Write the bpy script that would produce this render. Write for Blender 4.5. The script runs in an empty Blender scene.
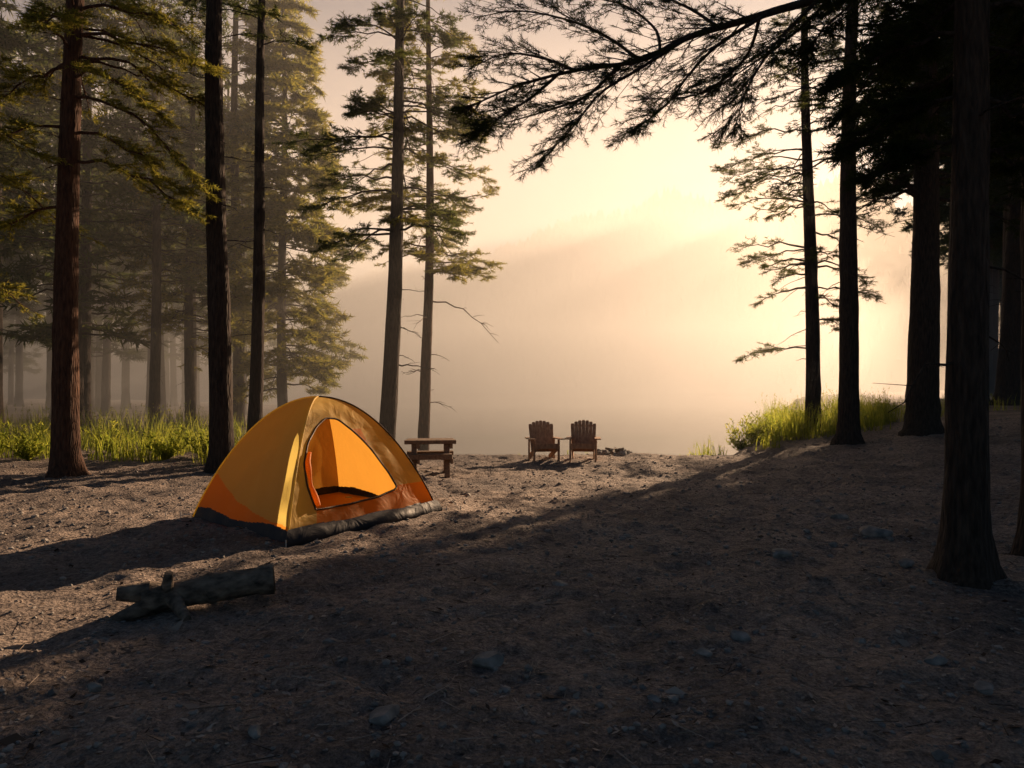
import bpy, math, numpy as np
from mathutils import Vector
rng=np.random.default_rng(7)
F=740.0; CH=1.9
scene=bpy.context.scene

# ------------------------------------------------------------ mesh helpers
class Buf:
    def __init__(s): s.v=[]; s.f=[]; s.n=0
    def add(s,v,f,mat=0,smooth=False):
        v=np.asarray(v,float).reshape(-1,3); f=np.asarray(f,int)
        if len(f)==0: return
        s.v.append(v); s.f.append((f+s.n,mat,smooth)); s.n+=len(v)
    def mesh(s,name,mats):
        me=bpy.data.meshes.new(name)
        V=np.concatenate(s.v)
        me.vertices.add(len(V)); me.vertices.foreach_set('co',V.astype(np.float32).ravel())
        idx=np.concatenate([f.ravel() for f,_,_ in s.f])
        tot=np.concatenate([np.full(len(f),f.shape[1]) for f,_,_ in s.f])
        mi=np.concatenate([np.full(len(f),m) for f,m,_ in s.f])
        sm=np.concatenate([np.full(len(f),q,dtype=bool) for f,_,q in s.f])
        st=np.concatenate([[0],np.cumsum(tot)[:-1]])
        me.loops.add(len(idx)); me.loops.foreach_set('vertex_index',idx.astype(np.int32))
        me.polygons.add(len(tot)); me.polygons.foreach_set('loop_start',st.astype(np.int32))
        me.polygons.foreach_set('material_index',mi.astype(np.int32))
        me.polygons.foreach_set('use_smooth',sm)
        for m in mats: me.materials.append(m)
        me.update(calc_edges=True); me.validate()
        return me
    def obj(s,name,mats,parent=None,loc=(0,0,0)):
        o=bpy.data.objects.new(name,s.mesh(name,mats)); scene.collection.objects.link(o)
        o.location=loc
        if parent: o.parent=parent
        return o
def empty(name,loc=(0,0,0),rz=0,sc=1):
    o=bpy.data.objects.new(name,None); scene.collection.objects.link(o)
    o.location=loc; o.rotation_euler=(0,0,rz); o.scale=(sc,sc,sc); o.empty_display_size=.2
    return o
def nrm(a): return a/np.maximum(np.linalg.norm(a,axis=-1,keepdims=True),1e-9)
def tube(buf,P,R,k=6,mat=0,cap=True,rad=None,smooth=True):
    P=np.asarray(P,float); n=len(P); R=np.broadcast_to(np.asarray(R,float),(n,))
    T=nrm(np.gradient(P,axis=0)); ref=np.array([1.,0,0]) if np.mean(abs(T[:,2]))>.7 else np.array([0,0,1.])
    N=nrm(np.cross(T,ref)); B=np.cross(T,N)
    a=np.arange(k)*2*np.pi/k
    rr=R[:,None]*(np.ones((n,k)) if rad is None else rad)
    V=P[:,None]+rr[:,:,None]*(np.cos(a)[None,:,None]*N[:,None]+np.sin(a)[None,:,None]*B[:,None])
    i=np.arange(n-1)[:,None]*k; j=np.arange(k)[None]; j2=(j+1)%k
    f=np.stack([i+j,i+j2,i+k+j2,i+k+j],-1).reshape(-1,4)
    buf.add(V,f,mat,smooth)
    if cap:
        buf.add(V[0],[list(range(k))],mat); buf.add(V[-1],[list(range(k))[::-1]],mat)
def sticks(buf,P,Q,r0,r1,mat=0):
    P=np.asarray(P);Q=np.asarray(Q); m=len(P)
    if m==0: return
    d=nrm(Q-P); ref=np.where(abs(d[:,2:3])>.8,[[1.,0,0]],[[0,0,1.]])
    N=nrm(np.cross(d,ref)); B=np.cross(d,N); V=[]
    for X,r in((P,r0),(Q,r1)):
        for a in(0,2.094,4.189): V.append(X+r*(math.cos(a)*N+math.sin(a)*B))
    V=np.stack(V,1); b=np.arange(m)[:,None]*6
    f=np.concatenate([b+np.array([[j,(j+1)%3,3+(j+1)%3,3+j]]) for j in range(3)])
    buf.add(V,f,mat)
def needles(buf,P,D,n,ln,w,mat=1,spread=.8,g=None):
    g=g or rng
    m=len(P)
    if m==0: return
    P=np.repeat(P,n,0); D=np.repeat(D,n,0); N=len(P)
    pos=P+D*g.random((N,1)); r=g.normal(size=(N,3)); r[:,2]*=.55
    d=nrm(nrm(D)*.75+nrm(r)*spread)
    side=nrm(np.cross(d,g.normal(size=(N,3))))
    L=ln*g.uniform(.6,1.25,(N,1)); W=w*g.uniform(.7,1.2,(N,1))*.5
    V=np.stack([pos+side*W,pos-side*W,pos+d*L],1)
    buf.add(V,np.arange(N*3).reshape(-1,3),mat)
def box(buf,c,ax,ay,az,mat=0):
    c,ax,ay,az=[np.asarray(q,float) for q in(c,ax,ay,az)]
    V=[c+x*ax+y*ay+z*az for z in(-1,1) for y in(-1,1) for x in(-1,1)]
    f=[(0,2,3,1),(4,5,7,6),(0,1,5,4),(2,6,7,3),(0,4,6,2),(1,3,7,5)]
    buf.add(V,f,mat)
def plank(buf,p,q,w,t,up=(0,0,1),mat=0):
    p=np.asarray(p,float);q=np.asarray(q,float);d=q-p;L=np.linalg.norm(d);d/=L
    up=np.asarray(up,float);s=nrm(np.cross(d,up));u=np.cross(s,d)
    box(buf,(p+q)/2,d*L/2,s*w/2,u*t/2,mat)
def bevel(o,w=.006):
    m=o.modifiers.new('bevel','BEVEL'); m.width=w; m.segments=2; m.limit_method='ANGLE'

_lat=np.random.default_rng(3).random((257,257))
def vnoise(x,y,s):
    x=np.asarray(x,float)/s+100; y=np.asarray(y,float)/s+100
    xi=np.floor(x).astype(int); yi=np.floor(y).astype(int); fx=x-xi; fy=y-yi
    fx=fx*fx*(3-2*fx); fy=fy*fy*(3-2*fy); L=lambda a,b:_lat[a%257,b%257]
    return (L(xi,yi)*(1-fx)+L(xi+1,yi)*fx)*(1-fy)+(L(xi,yi+1)*(1-fx)+L(xi+1,yi+1)*fx)*fy-.5
def sst(u): u=np.clip(u,0,1); return u*u*(3-2*u)
SX=[-400,-60,-20,-11.5,-9,-6.5,-4,6,8,10,13,18,30,45,80,400]
SY=[ 150, 95, 70, 58,  44, 24, 21.3,21.3,24.5,30,37,48,70,90,110,150]
def shore(x): return np.interp(x,SX,SY)
WATER=-.28
def gz(x,y,fine=False):
    x=np.asarray(x,float);y=np.asarray(y,float)
    z=1.1*sst((x-5)/13)+.12*sst((-x-8)/8)
    z=z+.10*vnoise(x,y,3.1)+.05*vnoise(x,y,1.1)
    e=shore(x)-y+1.2*vnoise(x,y,2.3)
    k=sst(1-(e+1.5)/3.0)
    z=z*(1-k)+(-1.6)*k
    if fine:
        m=sst(e/2)
        z=z+m*(.055*vnoise(x,y,.42)+.05*vnoise(x,y,.21)+.032*vnoise(x+9,y,.12))
    return z
def G(x,y): return float(gz(x,y))

# ------------------------------------------------------------ materials
def mat(name):
    m=bpy.data.materials.new(name); m.use_nodes=True; nt=m.node_tree; nt.nodes.clear()
    out=nt.nodes.new('ShaderNodeOutputMaterial')
    def N(t,**k):
        n=nt.nodes.new('ShaderNode'+t)
        for a,b in k.items(): setattr(n,a,b)
        return n
    return m,nt,out,N
def ramp(N,stops):
    r=N('ValToRGB'); e=r.color_ramp.elements
    while len(e)<len(stops): e.new(.5)
    for q,(p,c) in zip(e,stops): q.position=p; q.color=(*c,1)
    return r
def solid(name,stops,scale=5,rough=.8,bump=.3,stretch=(1,1,1),bscale=None,dist=.02,spec=.3,voro=False,detail=6):
    m,nt,out,N=mat(name); L=nt.links.new
    tc=N('TexCoord'); mp=N('Mapping'); mp.inputs['Scale'].default_value=stretch; L(tc.outputs['Object'],mp.inputs[0])
    n1=N('TexNoise'); n1.inputs['Scale'].default_value=scale; n1.inputs['Detail'].default_value=detail; L(mp.outputs[0],n1.inputs['Vector'])
    r=ramp(N,stops); L(n1.outputs[0],r.inputs[0])
    b=N('BsdfPrincipled'); b.inputs['Roughness'].default_value=rough; b.inputs['Specular IOR Level'].default_value=spec
    L(r.outputs[0],b.inputs['Base Color'])
    if bump:
        if voro:
            t=N('TexVoronoi'); t.feature='DISTANCE_TO_EDGE'; o=t.outputs['Distance']
        else:
            t=N('TexNoise'); t.inputs['Detail'].default_value=8; o=t.outputs[0]
        t.inputs['Scale'].default_value=bscale or scale*3; L(mp.outputs[0],t.inputs['Vector'])
        bp=N('Bump'); bp.inputs['Strength'].default_value=bump; bp.inputs['Distance'].default_value=dist
        L(o,bp.inputs['Height']); L(bp.outputs[0],b.inputs['Normal'])
    L(b.outputs[0],out.inputs[0]); return m
def leafmat(name,c1,c2,t1,t2,mixf=.5):
    m,nt,out,N=mat(name); L=nt.links.new
    g=N('NewGeometry'); r=ramp(N,[(0,c1),(1,c2)]); r2=ramp(N,[(0,t1),(1,t2)])
    L(g.outputs['Random Per Island'],r.inputs[0]); L(g.outputs['Random Per Island'],r2.inputs[0])
    d=N('BsdfDiffuse'); t=N('BsdfTranslucent'); mx=N('MixShader'); mx.inputs[0].default_value=mixf
    L(r.outputs[0],d.inputs[0]); L(r2.outputs[0],t.inputs[0]); L(d.outputs[0],mx.inputs[1]); L(t.outputs[0],mx.inputs[2])
    L(mx.outputs[0],out.inputs[0]); return m
bark=solid('pine_bark',[(.3,(.016,.012,.010)),(.7,(.065,.045,.034))],scale=3,rough=.95,bump=.9,stretch=(9,9,1.6),bscale=2.2,dist=.05,voro=True)
barkred=solid('red_bark',[(.3,(.035,.017,.011)),(.7,(.11,.055,.033))],scale=3,rough=.95,bump=.9,stretch=(9,9,1.6),bscale=2.2,dist=.05,voro=True)
leafdark=leafmat('needles_dark',(.012,.022,.010),(.035,.05,.018),(.03,.045,.012),(.07,.08,.02),.4)
leafgold=leafmat('needles_gold',(.035,.055,.015),(.09,.10,.02),(.20,.22,.03),(.46,.38,.07),.62)
leafmid=leafmat('needles_mid',(.02,.042,.022),(.045,.068,.026),(.095,.135,.04),(.20,.20,.045),.52)
grassm=leafmat('grass_blades',(.06,.09,.015),(.15,.16,.03),(.26,.34,.04),(.55,.54,.08),.6)

# ground material
m,nt,out,N=mat('forest_floor'); L=nt.links.new; ground_mat=m
tc=N('TexCoord')
def noise(s,d=8,r=.6):
    n=N('TexNoise'); n.inputs['Scale'].default_value=s; n.inputs['Detail'].default_value=d; n.inputs['Roughness'].default_value=r
    L(tc.outputs['Object'],n.inputs['Vector']); return n
a=noise(.6,5); b_=noise(14,8,.7); c=noise(55,4,.7)
r1=ramp(N,[(.38,(.235,.20,.185)),(.62,(.48,.40,.345))]); L(a.outputs[0],r1.inputs[0])
r2=ramp(N,[(.3,(.20,.20,.21)),(.5,(.80,.77,.75)),(.68,(1.2,1.15,1.1))]); L(b_.outputs[0],r2.inputs[0])
mx=N('Mix',data_type='RGBA',blend_type='MULTIPLY'); mx.inputs[0].default_value=1; L(r1.outputs[0],mx.inputs[6]); L(r2.outputs[0],mx.inputs[7])
r3=ramp(N,[(.35,(.35,.33,.32)),(.6,(1.1,1.1,1.1))]); L(c.outputs[0],r3.inputs[0])
mx2=N('Mix',data_type='RGBA',blend_type='MULTIPLY'); mx2.inputs[0].default_value=.8; L(mx.outputs[2],mx2.inputs[6]); L(r3.outputs[0],mx2.inputs[7])
bs=N('BsdfPrincipled'); bs.inputs['Roughness'].default_value=.88; bs.inputs['Specular IOR Level'].default_value=.3
L(mx2.outputs[2],bs.inputs['Base Color'])
vo=N('TexVoronoi'); vo.inputs['Scale'].default_value=26; L(tc.outputs['Object'],vo.inputs['Vector'])
ad=N('Math',operation='MULTIPLY_ADD'); L(b_.outputs[0],ad.inputs[0]); ad.inputs[1].default_value=2; L(vo.outputs['Distance'],ad.inputs[2])
ad2=N('Math',operation='MULTIPLY_ADD'); L(c.outputs[0],ad2.inputs[0]); ad2.inputs[1].default_value=.7; L(ad.outputs[0],ad2.inputs[2])
bp=N('Bump'); bp.inputs['Strength'].default_value=1; bp.inputs['Distance'].default_value=.035; L(ad2.outputs[0],bp.inputs['Height']); L(bp.outputs[0],bs.inputs['Normal'])
L(bs.outputs[0],out.inputs[0])

stone=solid('stone',[(.3,(.10,.095,.09)),(.7,(.34,.31,.28))],scale=9,rough=.8,bump=.5,dist=.01)
wood=solid('weathered_wood',[(.3,(.10,.06,.04)),(.7,(.26,.17,.10))],scale=4,rough=.75,bump=.4,stretch=(6,6,6),dist=.006)
chairwood=solid('chair_wood',[(.3,(.24,.13,.075)),(.7,(.48,.28,.16))],scale=4,rough=.6,bump=.3,stretch=(5,5,2),dist=.004)
logbark=solid('log_bark',[(.3,(.03,.024,.02)),(.7,(.26,.20,.15))],scale=9,rough=.85,bump=1,stretch=(1,1.6,1.6),bscale=14,dist=.025)
logcut=solid('log_cut',[(.3,(.06,.038,.025)),(.7,(.22,.14,.085))],scale=12,rough=.9,bump=.5,dist=.01)
litterm=leafmat('litter',(.05,.03,.02),(.50,.42,.35),(.03,.02,.01),(.1,.07,.04),.15)
hillm=solid('hill_forest',[(.3,(.02,.03,.02)),(.7,(.05,.06,.035))],scale=.1,rough=1,bump=0)
# water
m,nt,out,N=mat('lake_water'); L=nt.links.new; waterm=m
tc=N('TexCoord'); mp=N('Mapping'); mp.inputs['Scale'].default_value=(.6,2,1); L(tc.outputs['Object'],mp.inputs[0])
n=N('TexNoise'); n.inputs['Scale'].default_value=1.2; n.inputs['Detail'].default_value=3; L(mp.outputs[0],n.inputs['Vector'])
bp=N('Bump'); bp.inputs['Strength'].default_value=.08; bp.inputs['Distance'].default_value=.05; L(n.outputs[0],bp.inputs['Height'])
b=N('BsdfPrincipled'); b.inputs['Base Color'].default_value=(.02,.03,.03,1); b.inputs['Roughness'].default_value=.12; b.inputs['IOR'].default_value=1.33
L(bp.outputs[0],b.inputs['Normal']); L(b.outputs[0],out.inputs[0])
# tent fabrics
def fabric(name,c,tr,k=.5):
    m,nt,out,N=mat(name); L=nt.links.new
    tc=N('TexCoord'); n=N('TexNoise'); n.inputs['Scale'].default_value=2.6; n.inputs['Detail'].default_value=4; n.inputs['Distortion'].default_value=1.2
    L(tc.outputs['Object'],n.inputs['Vector'])
    bp=N('Bump'); bp.inputs['Strength'].default_value=.5; bp.inputs['Distance'].default_value=.07; L(n.outputs[0],bp.inputs['Height'])
    p=N('BsdfPrincipled'); p.inputs['Base Color'].default_value=(*c,1); p.inputs['Roughness'].default_value=.6; p.inputs['Specular IOR Level'].default_value=.25
    t=N('BsdfTranslucent'); t.inputs[0].default_value=(*tr,1); mx=N('MixShader'); mx.inputs[0].default_value=k
    L(bp.outputs[0],p.inputs['Normal']); L(p.outputs[0],mx.inputs[1]); L(t.outputs[0],mx.inputs[2]); L(mx.outputs[0],out.inputs[0]); return m
fyel=fabric('tent_yellow',(.68,.45,.10),(.76,.60,.16),.5)
fora=fabric('tent_orange',(.64,.26,.035),(.88,.37,.05),.58)
famb=fabric('tent_amber',(.62,.30,.05),(.60,.30,.045),.45)
fdark=fabric('tent_skirt',(.03,.03,.035),(.01,.01,.01),.05)
ftrim=fabric('tent_trim',(.10,.045,.02),(.05,.02,.01),.1)
fline=solid('guy_line',[(.3,(.35,.33,.3)),(.7,(.5,.48,.45))],bump=0)

# ------------------------------------------------------------ ground
def axis(lo,dlo,dhi,hi,st,g=1.16):
    c=list(np.arange(dlo,dhi+1e-6,st)); s=st;x=dhi
    while x<hi: s*=g; x+=s; c.append(x)
    s=st;x=dlo;l=[]
    while x>lo: s*=g; x-=s; l.append(x)
    return np.array(l[::-1]+c)
xs=axis(-700,-10,12,700,.06); ys=axis(-60,1.8,22,900,.06)
X,Y=np.meshgrid(xs,ys); Z=gz(X,Y,True)
nx=len(xs);ny=len(ys)
i=np.arange(ny-1)[:,None]*nx+np.arange(nx-1)[None]
gb=Buf(); gb.add(np.stack([X,Y,Z],-1),np.stack([i,i+1,i+nx+1,i+nx],-1).reshape(-1,4),0,True)
gb.obj('ground',[ground_mat])
wb=Buf(); wb.add([(-700,15,WATER),(700,15,WATER),(700,900,WATER),(-700,900,WATER)],[(0,1,2,3)]); wb.obj('lake',[waterm])

# ------------------------------------------------------------ rocks / gravel / litter
import bmesh
def icov(sub):
    bm=bmesh.new(); bmesh.ops.create_icosphere(bm,subdivisions=sub,radius=1)
    v=np.array([q.co[:] for q in bm.verts]); f=np.array([[q.index for q in t.verts] for t in bm.faces]); bm.free(); return v,f
i1=icov(1); i3=icov(3)
def rock(name,x,y,s,flat=.5,parent=None,seed=0,mt=stone,z=None):
    g=np.random.default_rng(seed); v=i3[0].copy()
    for _ in range(9):
        d=nrm(g.normal(size=3)); k=g.uniform(.55,.9); t=v@d; v=v-np.outer(np.maximum(t-k,0),d)
    v*=(1+.06*g.normal(size=(len(v),1))*.4); v*=np.array([1,g.uniform(.6,.9),flat])*s
    a=g.uniform(0,6.28); R=np.array([[math.cos(a),-math.sin(a),0],[math.sin(a),math.cos(a),0],[0,0,1]]); v=v@R.T
    b=Buf(); b.add(v,i3[1],0,False)
    return b.obj(name,[mt],parent,(x,y,(G(x,y) if z is None else z)+s*flat*.25))
def px(x,y,z=0):
    d=(CH-z)*F/(y-384); return (x-512)*d/F,d
for k,(u,v,w) in enumerate([(385,724,20),(489,668,17),(738,637,14),(935,662,13),(878,524,18),(780,560,15),(703,655,10),(906,553,10),(255,741,12),(560,590,9),(840,520,9),(655,705,9),(95,690,10),(330,645,8),(985,690,12),(740,742,9),(575,718,8),(860,640,7)]):
    x,d=px(u,v,.15 if u>860 and v<560 else 0); rock('rock',x,d,w*d/F,.5,seed=k)
def scatter(n,y0,y1,p=1.6):
    u=rng.random(n)**p; y=y0+(y1-y0)*u; x=rng.uniform(-.75,.78,n)*(y+1.5)
    k=y<shore(x)-.6; return x[k],y[k]
x,y=scatter(16000,2.2,22,1.5); n=len(x)
sz=.006+.02*rng.random(n)**3+.025*rng.random(n)*(rng.random(n)<.05); sz*=(1+(y>8)*.5); v=i1[0]; sc=np.stack([sz,sz*rng.uniform(.6,1,n),sz*rng.uniform(.35,.7,n)],-1)
V=v[None]*sc[:,None]*rng.uniform(.75,1.25,(n,len(v),1)); a=rng.uniform(0,6.28,n); ca,sa=np.cos(a)[:,None],np.sin(a)[:,None]
V=np.stack([V[...,0]*ca-V[...,1]*sa,V[...,0]*sa+V[...,1]*ca,V[...,2]],-1)+np.stack([x,y,gz(x,y,True)+sz*.2],-1)[:,None]
b=Buf(); b.add(V,(i1[1][None]+np.arange(n)[:,None,None]*12).reshape(-1,3)); b.obj('gravel',[stone])
b=Buf(); x,y=scatter(13000,2.2,21,1.4); n=len(x); z=gz(x,y,True)+.008
a=rng.uniform(0,6.28,n); l=rng.uniform(.008,.035,n)*(1+1.2*(rng.random(n)<.03)); w=l*rng.uniform(.2,.7,n)
D=np.stack([np.cos(a),np.sin(a),rng.normal(0,.25,n)],-1)*l[:,None]; S=np.stack([-np.sin(a),np.cos(a),rng.normal(0,.3,n)],-1)*w[:,None]; C=np.stack([x,y,z],-1)
V=np.stack([C-D,C+S*.8-D*.1,C+D,C-S],1); b.add(V,np.arange(n*4).reshape(-1,4))
x,y=scatter(1500,2.2,20,1.3); n=len(x); a=rng.uniform(0,6.28,n); l=rng.uniform(.04,.16,n)
C=np.stack([x,y,gz(x,y,True)+.008],-1); D=np.stack([np.cos(a),np.sin(a),rng.normal(0,.06,n)],-1)*l[:,None]
sticks(b,C-D,C+D,.004,.002); b.obj('leaf_litter',[litterm])

# ------------------------------------------------------------ tree building
def rotz(d,a):
    c,s=np.cos(a),np.sin(a); return np.stack([d[...,0]*c-d[...,1]*s,d[...,0]*s+d[...,1]*c,d[...,2]],-1)
def foliate(buf,P,R,g,sec=14,f0=.3,l2=.38,tw=5,tl=.22,nn=12,nl=.12,nw=.018,tubek=5,mat=0,lm=1):
    tube(buf,P,R,tubek,mat,cap=False)
    n=len(P); L=np.sum(np.linalg.norm(np.diff(P,axis=0),axis=1))
    if sec==0: return
    s=np.sort(g.uniform(f0,1,sec)); t=s*(n-1); i=np.minimum(t.astype(int),n-2); fr=(t-i)[:,None]
    B=P[i]*(1-fr)+P[i+1]*fr; T=nrm(P[i+1]-P[i]); sg=np.where(np.arange(sec)%2,1,-1)*g.uniform(.45,1.15,sec)
    D=rotz(T,sg); D[:,2]=D[:,2]*.5+g.normal(.04,.14,sec); D=nrm(D)
    L2=(L*l2*(1.08-.75*s)*g.uniform(.6,1.2,sec)+.08)[:,None]
    E=B+D*L2; E[:,2]-=L2[:,0]*.08
    sticks(buf,B,E,max(.004,R[0]*.22),.003,mat)
    B=np.vstack([B,P[-2][None]]);D=np.vstack([D,T[-1:]]);L2=np.vstack([L2,[[L*.12]]]);E=np.vstack([E,P[-1][None]]); m=sec+1
    u=g.uniform(.25,1,(m,tw,1)); tb=B[:,None]*(1-u)+E[:,None]*u
    sg=np.where(np.arange(tw)%2,1,-1)[None]*g.uniform(.3,1.0,(m,tw))
    td=rotz(np.broadcast_to(D[:,None],(m,tw,3)),sg); td=nrm(td+g.normal(0,.16,(m,tw,3)))*tl*g.uniform(.5,1.2,(m,tw,1))
    tb=tb.reshape(-1,3);td=td.reshape(-1,3)
    sticks(buf,tb,tb+td,.0035,.002,mat)
    needles(buf,tb,td,nn,nl,nw,lm,g=g)
def curve(start,az,L,rise,droop,g,n=8,wig=.12):
    s=np.linspace(0,1,n); a=az+np.cumsum(g.normal(0,wig,n))*.6; a[0]=az
    st=L/(n-1); x=np.concatenate([[0],np.cumsum(np.cos(a[1:]))*st]); y=np.concatenate([[0],np.cumsum(np.sin(a[1:]))*st])
    z=rise*L*s-droop*L*s**2+np.concatenate([[0],g.normal(0,.02*L,n-1)])
    return np.stack([x,y,z],-1)+start
def trunk(buf,H,r0,lean,g,k=18,flare=.8,bend=.07):
    h=np.concatenate([[-.5,0,.08,.16,.28,.45,.7,1.0],np.linspace(1.4,H,34)]); 
    ph=g.uniform(0,6,2); u=h/H
    cx=lean[0]*h+bend*np.sin(h*.35+ph[0])-bend*np.sin(ph[0]); cy=lean[1]*h+bend*.6*np.sin(h*.3+ph[1])-bend*.6*np.sin(ph[1])
    P=np.stack([cx,cy,h],-1)
    R=r0*(1-.82*np.clip(u,0,1)**1.1)
    a=np.arange(k)*2*np.pi/k; lob=1+.35*np.cos(3*a+ph[0])+.25*np.cos(5*a+ph[1])
    rad=1+flare*np.exp(-np.clip(h,-.1,9)/.28)[:,None]*lob[None]*.6+.04*g.normal(size=(len(h),k))
    tube(buf,P,R,k,0,cap=False,rad=rad)
    return lambda z:np.array([np.interp(z,h,P[:,0]),np.interp(z,h,P[:,1]),z]),lambda z:np.interp(z,h,R)
def pine(name,x,y,r0,H,lean=(0,0),c0=6,bl=2.6,nb=50,top=None,dead=8,dz=(2,6),seed=0,mats=None,sec=14,tw=5,nn=12,nl=.12,nw=.018,tl=.22,taper=1.0,azf=None,gap=.15,rise=.25,droop=.35,extra=None,link=True,flare=.8,minbl=.5):
    g=np.random.default_rng(seed); b=Buf(); pt,pr=trunk(b,H,r0,lean,g,flare=flare)
    zs=np.sort(g.uniform(c0,H*.985,nb)); az=g.uniform(0,6.28,nb)
    for q,(z,a_) in enumerate(zip(zs,az)):
        if azf: a_=azf(a_,g)
        u=(z-c0)/(H-c0); Lb=bl*((1-u)**taper*(.55+.45*min(1,u*5)))*g.uniform(.55,1.15)+minbl*.5
        if g.random()<gap: s_=4
        else: s_=sec
        P=curve(pt(z),a_,Lb,rise*g.uniform(.3,1.4),droop*g.uniform(.6,1.3),g)
        R=np.linspace(max(.012,pr(z)*.22),.006,len(P))
        foliate(b,P,R,g,sec=max(3,int(s_*(.5+.5*Lb/bl))),tw=tw,nn=nn,nl=nl,nw=nw,tl=tl)
    for q in range(dead):
        z=g.uniform(*dz); a_=g.uniform(0,6.28); Lb=g.uniform(.3,1.3)
        P=curve(pt(z),a_,Lb,g.uniform(-.2,.3),g.uniform(0,.4),g,n=6,wig=.25); tube(b,P,np.linspace(.016,.004,6),4,0,cap=False)
        k=3; j=g.integers(2,5,k); e=g.normal(size=(k,3))*[.3,.3,.12]; sticks(b,P[j],P[j]+e*Lb*.5,.005,.002)
    if extra: extra(b,pt,pr,g)
    if not link: return b
    return b.obj(name,mats or [bark,leafmid],None,(x,y,G(x,y)))

def deadlimb(b,pt,z,az,L,rise,droop,g,r=.03,k=7,seglen=.45):
    P=curve(pt(z),az,L,rise,droop,g,n=9,wig=.18); tube(b,P,np.linspace(r,.005,9),5,0,cap=False)
    for _ in range(k):
        j=g.integers(2,8); Q=curve(P[j],az+g.choice([-1,1])*g.uniform(.4,1.1),seglen*g.uniform(.4,1.2),g.uniform(-.3,.4),.2,g,n=5,wig=.3)
        tube(b,Q,np.linspace(.010,.003,5),3,0,cap=False)

# left group
def ex1(b,pt,pr,g):
    for z,az,L,r,d in [(7.9,-.15,2.9,.05,.75),(9.2,.1,2.8,.1,.35),(6.6,.05,2.7,.0,.45),(5.6,3.1,1.6,.1,.5),(8.5,3.0,1.7,.1,.4),(9.3,-1.2,2.2,.1,.5),(7.3,3.5,1.5,.1,.6),(8.8,.5,2.8,.1,.4),(8.3,-.6,2.4,.1,.5),(9.7,-.3,2.8,.1,.4),(7.2,.3,2.2,.05,.6)]:
        P=curve(pt(z),az,L,r,d,g,n=9); foliate(b,P,np.linspace(.04,.008,9),g,sec=30,f0=.25,tw=7,nn=18,nl=.10,nw=.013,l2=.32)
pine('pine_tree',-9.3,15.4,.27,19,(.015,0),c0=8.6,bl=2.8,nb=44,seed=1,mats=[barkred,leafgold],dead=6,dz=(3,8),extra=ex1,nw=.015)
pine('pine_tree',-6.4,16.3,.26,21,(0.0,0),c0=12.5,bl=2.6,nb=30,seed=2,mats=[bark,leafmid],dead=9,dz=(3,12))
pine('pine_tree',-7.0,20.0,.19,18,(.03,0),c0=10.5,bl=2.2,nb=30,seed=3,mats=[bark,leafmid],dead=10,dz=(3,10))
def ex4(b,pt,pr,g):
    deadlimb(b,pt,3.6,.1,1.3,.2,.3,g)
pine('pine_tree',-3.8,22.0,.27,20,(.035,0),c0=6.6,bl=3.3,nb=70,seed=4,mats=[bark,leafmid],dead=7,dz=(3,7),extra=ex4,rise=.15,droop=.3,gap=.1,sec=22,tw=6,nn=16,nw=.020,taper=.8)
def ex5(b,pt,pr,g):
    deadlimb(b,pt,6.2,-.1,2.3,.05,.65,g,r=.028,k=9); deadlimb(b,pt,2.9,0.1,.9,.1,.3,g,.018,4)
    deadlimb(b,pt,3.9,3.2,.8,.2,.3,g,.018,4)
pine('pine_tree',-2.9,24.0,.20,19,(.01,0),c0=7.0,bl=3.0,nb=70,seed=5,mats=[barkred,leafgold],dead=8,dz=(3,8),extra=ex5,gap=.1,sec=22,tw=6,nn=16,nw=.020,taper=.8)
# misty full conifers at forest edge
pine('spruce_tree',-9.9,32,.22,21,(.0,0),c0=1.6,bl=3.9,nb=200,seed=6,mats=[bark,leafgold],dead=3,sec=16,tw=4,nn=14,nl=.26,nw=.05,tl=.34,taper=.7,rise=.1,droop=.35,gap=.03)
pine('spruce_tree',-12.6,29,.2,17,(.0,0),c0=3,bl=2.8,nb=90,seed=16,mats=[bark,leafgold],dead=3,sec=12,tw=4,nn=10,nl=.2,nw=.035,tl=.3,taper=.8,rise=.1,droop=.35)
pine('pine_tree',-12.2,14.6,.28,16,(0,0),c0=3.4,bl=3.4,nb=66,seed=8,mats=[barkred,leafgold],dead=4,sec=20,tw=6,nn=16,nl=.1,nw=.014,droop=.5)
# right group
def exr1(b,pt,pr,g):
    for z,az,L in [(9.0,3.0,2.6),(7.9,3.3,2.8),(5.8,3.1,2.0),(4.6,0.1,2.0),(2.7,3.15,2.2),(6.9,.0,2.4),(3.6,.2,1.4),(8.4,3.2,2.7),(9.6,3.1,2.7)]:
        P=curve(pt(z),az,L,.15,.3,g,n=9); foliate(b,P,np.linspace(.03,.007,9),g,sec=22,f0=.3,tw=6,nn=12,nl=.11,nw=.016,l2=.32)
pine('pine_tree',9.6,23.6,.24,18,(-.012,0),c0=4.2,bl=2.6,nb=60,seed=11,mats=[bark,leafmid],dead=12,dz=(2,6),extra=exr1,gap=.3,sec=12)
pine('pine_tree',9.1,20,.27,20,(.02,0),c0=7.6,bl=3.0,nb=50,seed=12,mats=[bark,leafdark],dead=9,dz=(2,8))
pine('pine_tree',11.2,20.2,.40,22,(.005,0),c0=6.4,bl=3.8,nb=100,seed=13,mats=[bark,leafdark],dead=8,dz=(2.5,7),sec=20,nw=.022)
pine('pine_tree',18.8,28,.42,22,(.02,0),c0=7.5,bl=4.2,nb=90,seed=14,mats=[bark,leafdark],dead=8,dz=(3,7),sec=18,nw=.022)
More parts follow.
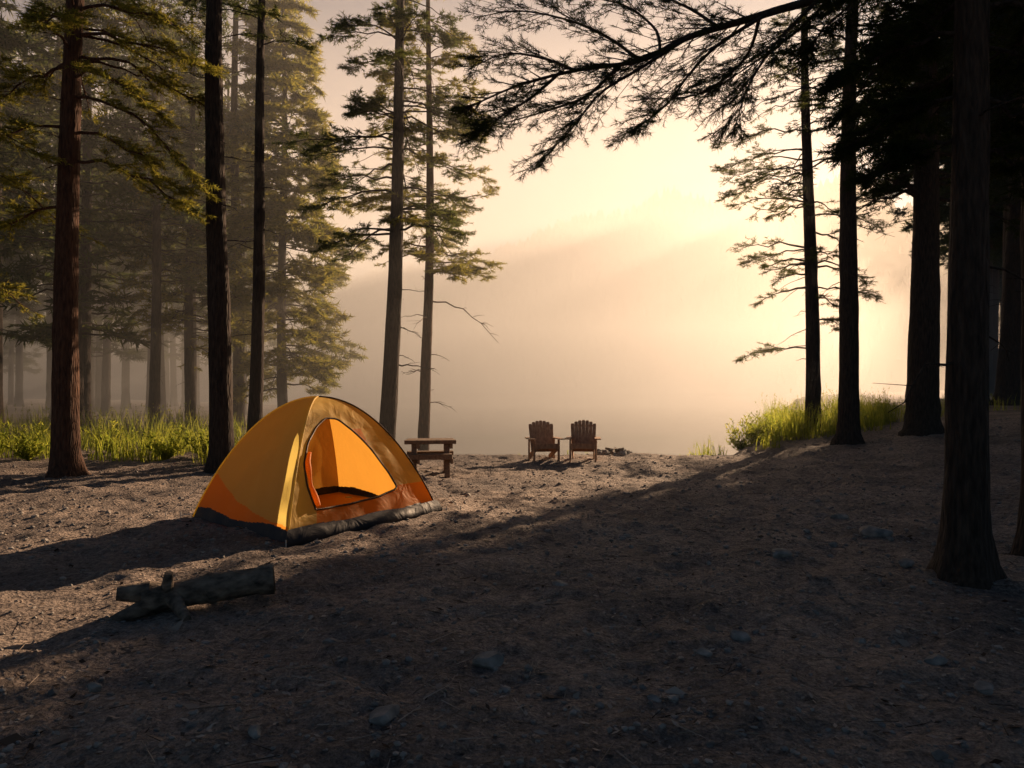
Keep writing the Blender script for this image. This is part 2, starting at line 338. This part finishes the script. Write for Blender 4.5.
# near tree with the long overhanging limb
def ex4r(b,pt,pr,g):
    base=pt(6.9)
    def loc(u,v,d): return np.array([(u-512)*d/F-4.42,d-7.2,CH+(384-v)*d/F])
    def spl(pts,n=16):
        pts=np.array(pts); t=np.linspace(0,len(pts)-1,n); i=np.minimum(t.astype(int),len(pts)-2); f=(t-i)[:,None]
        p0=pts[np.maximum(i-1,0)];p1=pts[i];p2=pts[i+1];p3=pts[np.minimum(i+2,len(pts)-1)]
        return .5*(2*p1+(p2-p0)*f+(2*p0-5*p1+4*p2-p3)*f**2+(3*p1-p0-3*p2+p3)*f**3)
    main=spl([base,loc(860,-20,7.6),loc(770,14,8.0),loc(690,38,8.4),(loc(640,62,8.6)),loc(575,72,8.9),loc(515,88,9.1),loc(462,112,9.3)],30)
    kw=dict(tw=7,nn=17,nl=.075,nw=.0062,tl=.16,tubek=7)
    foliate(b,main,np.linspace(.055,.008,30),g,sec=60,f0=.3,l2=.11,**kw)
    subs=[[(690,38,8.4),(640,70,8.2),(600,95,8.1),(572,130,8.0),(545,158,7.9)],
          [(770,14,8),(720,45,7.8),(690,75,7.7),(668,105,7.6),(640,128,7.5)],
          [(640,62,8.6),(610,40,8.9),(570,22,9.2),(520,12,9.4),(480,18,9.6)],
          [(575,72,8.9),(545,60,9.3),(505,55,9.6),(470,70,9.8)],
          [(720,30,8.2),(690,10,8.6),(650,-6,9),(600,-14,9.3)],
          [(620,66,8.7),(590,95,8.9),(560,108,9.2),(520,120,9.4),(490,128,9.5)],
          [(820,0,7.8),(780,40,7.6),(750,85,7.5),(735,130,7.4)],
          [(840,-10,7.7),(800,30,8.3),(760,60,8.7),(715,90,9)],
          [(660,56,8.5),(655,30,8.9),(620,5,9.2),(560,-5,9.5)],
          [(760,18,8),(745,60,8.4),(700,95,8.8),(650,100,9.2)],
          [(560,74,9),(530,100,8.8),(505,115,8.7),(478,135,8.6)]]
    for s in subs:
        P=spl([loc(*q) for q in s],14); foliate(b,P,np.linspace(.022,.005,14),g,sec=36,f0=.1,l2=.38,**kw)
    for z,az,L in [(6.2,2.6,1.6),(5.6,2.2,1.5),(5.2,.3,1.6),(4.7,2.9,1.1),(4.6,.0,1.3),(5.9,3.6,1.5),(5.0,1.7,1.4),(5.5,-.2,1.4),(6.1,.4,1.7),(4.3,2.4,.9),(4.2,.4,1.1),(5.3,2.9,1.3),(6.4,3.0,1.5),(6.0,1.4,1.5)]:
        P=curve(pt(z),az,L,.05,.4,g,n=10); foliate(b,P,np.linspace(.025,.006,10),g,sec=30,f0=.15,l2=.34,tw=7,nn=22,nl=.09,nw=.010,tl=.16)
pine('pine_tree',4.42,7.2,.20,15,(-.008,0),c0=6.4,bl=2.2,nb=50,seed=21,mats=[bark,leafdark],dead=5,dz=(2,5),extra=ex4r,sec=18,tw=6,nn=16,nl=.1,nw=.012,flare=1.0)
pine('pine_tree',5.70,8.0,.16,15,(.012,0),c0=4.6,bl=2.2,nb=60,seed=22,mats=[bark,leafdark],dead=4,dz=(2,5),sec=18,tw=6,nn=16,nl=.1,nw=.012)

# grove on the right shore (shades the clearing), shared meshes
gm=[pine('pine_tree',0,0,.34,24,c0=9.0,bl=4.5,nb=115,seed=s,sec=15,tw=5,nn=11,nl=.26,nw=.06,tl=.35,link=False,dead=8,dz=(3,9),taper=.6).mesh('grove_pine_mesh',[bark,leafdark]) for s in(31,32)]
gpos=[(21,31),(23.5,35),(27,39),(25,32),(30,44),(31,41),(34,50),(38,57),(36,48),(42,62),(46,68),(44,60),(17,23),(20,25),(24,28),(28,32),(33,38),(38,45),(15,15.5),(19,18),(25,21),(31,27),(38,35),(44,42),(12.5,12),(45,55),(52,75),(56,84)]
edge=[(-2.0,33),(-2.2,39),(-2.2,46),(-2.2,53),(-1.8,61),(-1.7,28.5)]
gpos=[(x+max(0,(-1.2-(.819*x-.574*y))/.819),y) for x,y in gpos]+[((q+.574*y)/.819,y) for q,y in edge]
for k,(x,y) in enumerate(gpos):
    o=bpy.data.objects.new('pine_tree',gm[k%2]); scene.collection.objects.link(o); o.location=(x,y,G(x,y)); o.rotation_euler=(0,0,k*1.7); s=1+.12*math.sin(k*2.3); o.scale=(s,s,s)

# misty forest on the left (one mass)
fb=Buf(); proto=[]
for s in(41,42,43,44):
    b=pine('x',0,0,.22,20,c0=[6,3,8,4.5][s-41],bl=3.1,nb=70,seed=s,sec=8,tw=3,nn=7,nl=.34,nw=.075,tl=.4,link=False,dead=6,dz=(2,7),taper=.75); proto.append(b)
g=np.random.default_rng(5); pts=[]
while len(pts)<85:
    y=g.uniform(22,72); x=g.uniform(-1.0,-.30)*y-2
    if y>shore(x)-2 or x>-10: continue
    if any((x-a)**2+(y-c_)**2<5 for a,c_ in pts): continue
    pts.append((x,y))
for k,(x,y) in enumerate(pts):
    b=proto[k%4]; s=g.uniform(.8,1.25); a=g.uniform(0,6.28); z=G(x,y)
    off=fb.n
    V=np.concatenate(b.v)*s; V=np.stack([V[:,0]*math.cos(a)-V[:,1]*math.sin(a)+x,V[:,0]*math.sin(a)+V[:,1]*math.cos(a)+y,V[:,2]+z],-1)
    fb.v.append(V); fb.n+=len(V)
    for f,m_,sm in b.f: fb.f.append((f+off,m_,sm))
fb.obj('distant_forest',[bark,leafmid])

# hills across the lake
hx=np.linspace(-420,420,220); hy=np.linspace(0,1,26)
def ridge(x):
    return np.interp(x,[-420,-150,-70,-20,30,60,78,95,112,130,150,170,195,215,240,320,420],[56,44,40,50,66,76,70,82,68,84,64,74,50,56,40,30,30])
HX,HU=np.meshgrid(hx,hy); HY=205+HU*150; HZ=-2+(ridge(HX)+2)*np.sin(np.clip(HU*1.5,0,1)*np.pi/2)+vnoise(HX,HY,22)*6
i=np.arange(25)[:,None]*220+np.arange(219)[None]
hb=Buf(); hb.add(np.stack([HX,HY,HZ],-1),np.stack([i,i+1,i+221,i+220],-1).reshape(-1,4),0,True); hb.obj('hill',[hillm])
n=6000; x=g.uniform(-300,300,n); u=g.uniform(.02,.72,n); y=205+u*150; z=-3+(ridge(x)+2)*np.sin(np.clip(u*1.5,0,1)*np.pi/2)+vnoise(x,y,22)*6
hh=g.uniform(3,6,n); rr=hh*.32; k=6; a=np.arange(k)*2*np.pi/k
V=np.zeros((n,k+1,3)); V[:,:k,0]=x[:,None]+rr[:,None]*np.cos(a)*g.uniform(.6,1.2,(n,k)); V[:,:k,1]=y[:,None]+rr[:,None]*np.sin(a); V[:,:k,2]=z[:,None]+hh[:,None]*.1; V[:,k]=np.stack([x,y,z+hh],-1)
f=np.array([[j,(j+1)%k,k] for j in range(k)]); hb=Buf(); hb.add(V,(f[None]+np.arange(n)[:,None,None]*(k+1)).reshape(-1,3)); hb.obj('hillside_trees',[hillm])

# ------------------------------------------------------------ grass & shoreline plants
def grass(name,regions,hm=.7):
    b=Buf()
    for (n,xf,yf,h) in regions:
        x=g.uniform(*xf,n); y=g.uniform(*yf,n); cl=vnoise(x,y,.9); keep=(cl>-.05)&(y<shore(x)+.3); x=x[keep];y=y[keep]; n2=len(x)
        H=h*g.uniform(.25,1.15,n2)*(1+1.3*cl[keep]); az=g.uniform(0,6.28,n2); ln=g.uniform(.05,.45,n2)*H; w=g.uniform(.006,.014,n2)
        D=np.stack([np.cos(az),np.sin(az),0*az],-1); S=np.stack([-np.sin(az+.7),np.cos(az+.7),0*az],-1)*w[:,None]; B=np.stack([x,y,gz(x,y)-.03],-1); U=np.array([0,0,1.])
        M=B+U*(H*.6)[:,None]+D*(ln*.35)[:,None]; T=B+U*H[:,None]+D*ln[:,None]
        V=np.stack([B-S,B+S,M+S*.8,M-S*.8,T],1); o=np.arange(n2)[:,None]*5
        b.add(V,o+np.array([[0,1,2,3]])); b.add(V,o+np.array([[3,2,4]]))
        q=g.random(n2)<.25; needles(b,T[q]-U*.15,np.tile([[0,0,.18]],(q.sum(),1)),7,.06,.02,0,.9,g)
    return b.obj(name,[grassm])
grass('grass',[(6000,(-17,-5.5),(17.6,22),.55),(4000,(-22,-9),(22,28),.75)])
grass('grass',[(5600,(6.8,12.5),(22,28),.8),(1500,(12,17),(24,30),.6),(900,(4.8,7.4),(20.3,22),.45)])
grass('grass',[(160,(-2.5,5),(20.3,21.2),.14)])
for k,(x,y) in enumerate([(6.6,21.4),(7.2,22.0),(7.7,22.8),(8.0,23.4),(8.9,24.2),(9.7,25.5),(10.6,23.5),(12.3,24.5),(-11.5,17.6),(-8.6,18.4),(-7.9,19),(-12.8,18.5),(-10.6,19.5)]):
    b=Buf(); n=34; az=g.uniform(0,6.28,n); el=g.uniform(.6,1.4,n); D=np.stack([np.cos(az)*np.cos(el),np.sin(az)*np.cos(el),np.sin(el)],-1)*g.uniform(.3,1.0,(n,1)); P=np.zeros((n,3))
    sticks(b,P,P+D,.006,.003); needles(b,P+D*.2,D*.8,16,.13,.045,0,.9,g); b.obj('shrub',[grassm],None,(x,y,G(x,y)-.03))

# ------------------------------------------------------------ tent
A=np.array([-2.65,8.73]);Bc=np.array([-4.52,10.5]);C=np.array([-1.11,10.98]);Dd=Bc+C-A; cen=(A+Dd)/2
tz=max(G(*q) for q in(A,Bc,C,Dd))*.5+min(G(*q) for q in(A,Bc,C,Dd))*.5
tent=empty('tent',(cen[0],cen[1],tz)); HT=1.70
loc2=lambda q:np.array([q[0]-cen[0],q[1]-cen[1]])
cor={'A':loc2(A),'B':loc2(Bc),'C':loc2(C),'D':loc2(Dd)}
def zr(r): return HT*np.maximum(1-r**2,0)**.92
def surf(a,c,r,s,off=0):
    p=(1-s)[...,None]*cor[a]+s[...,None]*cor[c]
    wr=.010*np.sin(s*31+r*9)*np.sin(np.pi*s)*r+.008*np.sin(s*13-r*21)*np.sin(np.pi*s)
    sag=1-.08*np.sin(np.pi*s)*np.sin(np.pi*np.clip(r,0,1))**.8+off+wr
    return np.concatenate([p*(r*sag)[...,None],zr(r)[...,None]],-1)
door=np.array([(.50,.32),(.44,.60),(.48,.88),(.64,1.12),(.88,1.31),(1.12,1.42),(1.34,1.40),(1.56,1.22),(1.78,.94),(1.96,.64),(2.05,.40),(1.5,.33),(1.0,.31)])
def inpoly(x,y,P):
    c=np.zeros(x.shape,bool); j=len(P)-1
    for i in range(len(P)):
        (xi,yi),(xj,yj)=P[i],P[j]; k=((yi>y)!=(yj>y))&(x<(xj-xi)*(y-yi)/(yj-yi+1e-12)+xi); c^=k; j=i
    return c
th=np.linspace(0,np.pi/2,150); s_=np.linspace(0,1,150); TH,SS=np.meshgrid(th,s_,indexing='ij')
RR=np.cos(TH)
for a_,c_,nm in(('A','C','door_panel'),('A','B','side_panel'),('B','D','rear_panel'),('D','C','back_panel')):
    V=surf(a_,c_,RR,SS); i=(np.arange(149)[:,None]*150+np.arange(149)[None]); f=np.stack([i,i+1,i+151,i+150],-1).reshape(-1,4)
    Vf=V.reshape(-1,3); ctr=Vf[f].mean(1); z=ctr[:,2]; sS=SS.ravel()[f].mean(1); rR=RR.ravel()[f].mean(1)
    W=2.73*(.5+(sS-.5)*rR)
    mi=np.zeros(len(f),int)
    if nm=='door_panel':
        mi[(W>.5+.35*z)&(z<1.25)]=1; mi[(z<.5)&(sS>.16)]=1; mi[(W>1.9-.15*z)&(z>.45)]=0
        keep=~inpoly(W,z,door)
    elif nm=='side_panel':
        mi[z<.18+.45*sS**2.2]=1; keep=np.ones(len(f),bool)
    else: mi[:]=3; keep=np.ones(len(f),bool)
    sk=z<(.13+.03*np.sin(sS*9)); mi[sk]=2
    b=Buf()
    for q in range(4):
        k=keep&(mi==q)
        if k.any(): b.f.append((f[k],q,True))
    b.v.append(Vf); b.n=len(Vf); o=b.obj(nm,[fyel,fora,fdark,famb],tent)
def onface(w,z,off=.012):
    r=np.sqrt(np.maximum(1-(z/HT)**(1/.92),0)); s=.5+(w/2.73-.5)/np.maximum(r,1e-3); p=surf('A','C',r,s); n_=np.array([.82,-.56,.15]); return p+n_*off
dp=[]
for i in range(len(door)):
    p,q=door[i],door[(i+1)%len(door)]
    for t in np.linspace(0,1,8,endpoint=False): dp.append(p*(1-t)+q*t)
dp=np.array(dp+[dp[0]]); 
for _ in range(3): dp[1:-1]=(dp[:-2]+dp[1:-1]*2+dp[2:])/4
b=Buf(); tube(b,onface(dp[:,0],dp[:,1],.004),.014,6,0,cap=False); b.obj('door_zip',[ftrim],tent)
b=Buf(); zz=np.linspace(.36,1.0,20); ww=np.interp(zz,[.32,.6,.88,1.12],[.50,.44,.48,.64])+.05
tube(b,onface(ww,zz,.02),.03*(1+.25*np.sin(zz*17)),8,0); b.obj('door_flap',[fora],tent)
th2=np.linspace(0,np.pi/2,50)
for nm,k in(('pole_1','A'),('pole_2','B'),('pole_3','C'),('pole_4','D')):
    r=np.cos(th2); P=np.stack([cor[k][0]*r*1.004,cor[k][1]*r*1.004,zr(r)+.006],-1); b=Buf(); tube(b,P,.013,6,0); b.obj(nm,[ftrim if k=='C' else fyel],tent)
b=Buf(); n=90; s=np.linspace(0,1,n); prof=[(0.99,.16),(1.012,.13),(1.03,.08),(1.045,.03),(1.04,-.02),(1.0,-.05)]
V=[]
for r,z in prof:
    p=(1-s)[:,None]*cor['A']+s[:,None]*cor['C']; bulge=.03*np.sin(np.pi*s)*(1+.5*np.sin(s*11+1)); 
    V.append(np.concatenate([p*(r+bulge*(z<.14)*(z>-.02))[:,None],(z+.012*np.sin(s*14)*(z>.03))[:,None]],-1))
V=np.array(V); i=np.arange(len(prof)-1)[:,None]*n+np.arange(n-1)[None]; b.add(V,np.stack([i,i+1,i+n+1,i+n],-1).reshape(-1,4),0,True); b.obj('ground_skirt',[fdark],tent)
b=Buf(); c4=[cor[k]*.985 for k in 'ACDB']; b.add([(*q,.03) for q in c4],[(0,1,2,3)]); b.obj('floor',[fora],tent)
b=Buf()
for k,r0,ln in(('B',.8,1.22),('C',.8,1.2),('D',.8,1.25),('B',1,1.1),('C',1,1.08),('A',1,1.04)):
    p0=np.array([*(cor[k]*r0),float(zr(np.array(r0)))]) if r0<1 else np.array([*cor[k],.05]); q=cor[k]*ln; zz=G(q[0]+cen[0],q[1]+cen[1])-tz; p1=np.array([*q,zz+.02])
    if r0==1: tube(b,[p0,p1],.008,4,0)
    else: tube(b,[p0,p1],.0035,4,0)
    tube(b,[p1+[0,0,.05],p1-[0,0,.1]],.008,5,0)
b.obj('guy_lines',[fline],tent)

# ------------------------------------------------------------ chairs
def chair(x,y,rz):
    e=empty('adirondack_chair',(x,y,G(x,y)+.0),rz)
    def part(nm,fn):
        b=Buf(); fn(b); o=b.obj(nm,[chairwood],e); bevel(o,.005)
    for j,sx in enumerate((-1,1)):
        part(f'front_leg_{j+1}',lambda b:plank(b,(sx*.31,-.30,-.06),(sx*.31,-.30,.53),.10,.04,(1,0,0)))
        part(f'stringer_{j+1}',lambda b:plank(b,(sx*.265,-.36,.34),(sx*.265,.55,.02),.035,.13))
        part(f'rear_leg_{j+1}',lambda b:plank(b,(sx*.325,.26,-.04),(sx*.325,.26,.53),.08,.035,(1,0,0)))
        part(f'armrest_{j+1}',lambda b:plank(b,(sx*.37,-.42,.555),(sx*.34,.38,.545),.15,.028))
    def seat(b):
        for t in np.linspace(0,1,6): plank(b,(-.29,-.36+.5*t,.425-.15*t),(.29,-.36+.5*t,.425-.15*t),.085,.024,(0,.3,1))
        plank(b,(-.31,-.372,.37),(.31,-.372,.37),.024,.11)
    part('seat',seat)
    def back(b):
        for q in range(-3,4):
            L=.80-.010*q*q; d=nrm(np.array([q*.015,.30,.95])); p=np.array([q*.082,.14,.20]); 
            plank(b,p,p+d*L,.088,.02,(0,-.93,.36))
            e_=p+d*L; plank(b,e_,e_+d*.02,.07,.02,(0,-.93,.36))
        plank(b,(-.30,.27,.53),(.30,.27,.53),.07,.03,(0,-1,.3)); plank(b,(-.26,.195,.27),(.26,.195,.27),.07,.03,(0,-1,.3)); plank(b,(-.28,.39,.84),(.28,.39,.84),.05,.02,(0,-1,.3))
    part('backrest',back)
chair(.80,18.6,.18); chair(1.77,18.4,-.12)
# ------------------------------------------------------------ rustic table
x,y=-1.72,15.6; e=empty('picnic_table',(x,y,G(x,y)),.12)
def part(nm,fn,mt=wood,bv=.008):
    b=Buf(); fn(b); o=b.obj(nm,[mt],e); bevel(o,bv); return o
def top(b):
    for q,yy in enumerate((-.24,-.08,.08,.24)): plank(b,(-.54+.02*q,yy,.69),(.53-.015*q,yy,.69),.155,.08)
part('tabletop',top)
def bench(b):
    for yy in(-.44,-.31): plank(b,(-.46,yy,.40),(.44,yy,.40),.12,.11)
part('bench_front',bench)
def bench2(b):
    for yy in(.40,.53): plank(b,(-.5,yy,.40),(.5,yy,.40),.12,.08)
part('bench_rear',bench2)
for j,sx in enumerate((-.34,.34)):
    part(f'trestle_{j+1}',lambda b:[plank(b,(sx,-.40,-.05),(sx,-.14,.66),.11,.18),plank(b,(sx,.42,-.05),(sx,.14,.66),.11,.18),plank(b,(sx+.09,-.5,.31),(sx+.09,.58,.31),.06,.10),plank(b,(sx+.09,-.28,.60),(sx+.09,.28,.60),.06,.10)])
# ------------------------------------------------------------ log
x,y=px(198,605); e=empty('fallen_log',(x,y,G(x,y)),math.radians(20))
def lt(nm,P,R,k=18,mts=(logbark,),seed=0):
    g=np.random.default_rng(seed); P=np.array(P); n=len(P); rad=1+.015*g.normal(size=(n,k))+.03*np.sin(np.arange(k)*2*np.pi/k*3+1)[None]
    b=Buf(); tube(b,P,R,k,0,cap=True,rad=rad); b.obj(nm,list(mts),e)
xx=np.linspace(-.42,.62,40); lt('trunk',np.stack([xx,.01*np.sin(xx*5),.15+.08*xx],-1),.118+.004*np.sin(xx*9)+.02*(1-sst((xx+.36)/.1))+.018*sst((xx-.46)/.08)+.014*np.exp(-((xx-.1)/.03)**2),28)
b=Buf(); tube(b,[(.612,.0,.199),(.626,.0,.200)],[.118,.110],20,0); b.obj('cut_end',[logcut],e)
t=np.linspace(0,1,9)
lt('stub_1',np.stack([-.38-.24*t,-.02-.02*t,.18+.02*t],-1),.095-.035*t,14,seed=2)
lt('stub_2',np.stack([-.38-.26*t,-.06-.10*t,.08-.07*t],-1),.075-.035*t,12,seed=3)
lt('stub_3',np.stack([-.24+.02*t,-.06-.05*t,.20+.15*t],-1),.055-.02*t,10,seed=4)
lt('stub_4',np.stack([-.20+.14*t,-.06-.32*t,.14-.12*t],-1),.07-.035*t,12,seed=5)
lt('stub_5',np.stack([-.28-.10*t,.02+.16*t,.12+.04*t],-1),.045-.02*t,10,seed=6)
# ------------------------------------------------------------ fire ring
x0,y0=2.75,19.9; e=empty('campfire_ring',(x0,y0,G(x0,y0)))
for k in range(11):
    a=k*2*math.pi/11; o=rock(f'ring_stone_{k+1}',.42*math.cos(a),.34*math.sin(a),.12+.03*math.sin(k*3),.75,e,seed=60+k,z=.0)
b=Buf(); 
for a in(.3,1.3,2.4,-.6): tube(b,[(-.3*math.cos(a),-.3*math.sin(a),.06),(.28*math.cos(a),.28*math.sin(a),.14)],[.04,.03],8,0)
b.obj('charred_sticks',[logbark],e)

# ------------------------------------------------------------ mist volumes
def mist(name,lo,hi,dens,g_=.5,col=(1,.98,.95)):
    m,nt,out,N=mat(name); v=N('VolumeScatter'); v.inputs['Density'].default_value=dens; v.inputs['Anisotropy'].default_value=g_; v.inputs['Color'].default_value=(*col,1)
    nt.links.new(v.outputs[0],out.inputs['Volume'])
    b=Buf(); lo=np.array(lo,float);hi=np.array(hi,float); c=(lo+hi)/2; h=(hi-lo)/2; box(b,c,(h[0],0,0),(0,h[1],0),(0,0,h[2])); b.obj(name,[m])
mist('mist_high',(-260,18,-3),(17,74,24),.0065,.3)
mist('mist_low',(-240,30,-3.2),(30,73.5,7.5),.020,.3)
mist('mist_far',(-240,74.5,-3.1),(62,420,48),.0100,.3)

# ------------------------------------------------------------ light, sky, camera
az=math.radians(35); el=math.radians(18)
w=bpy.data.worlds.new('World'); scene.world=w; w.use_nodes=True; nt=w.node_tree
bg=nt.nodes['Background']; sk=nt.nodes.new('ShaderNodeTexSky'); sk.sky_type='NISHITA'; sk.sun_disc=False; sk.sun_elevation=el; sk.sun_rotation=az; sk.air_density=1; sk.dust_density=.7; sk.ozone_density=2
nt.links.new(sk.outputs[0],bg.inputs[0]); bg.inputs[1].default_value=.042
l=bpy.data.lights.new('sun','SUN'); l.energy=18; l.angle=math.radians(.5); l.color=(1,.67,.41)
o=bpy.data.objects.new('sun',l); scene.collection.objects.link(o)
d=Vector((math.sin(az)*math.cos(el),math.cos(az)*math.cos(el),math.sin(el))); o.rotation_euler=d.to_track_quat('Z','Y').to_euler(); o.location=(30,40,30)
cam=bpy.data.cameras.new('camera'); cam.lens=26.0; cam.sensor_width=36; cam.clip_end=3000; cam.clip_start=.05
co=bpy.data.objects.new('camera',cam); scene.collection.objects.link(co); co.location=(0,0,CH); co.rotation_euler=(math.pi/2,0,0); scene.camera=co
scene.view_settings.view_transform='Standard'; scene.view_settings.look='None'; scene.view_settings.exposure=0
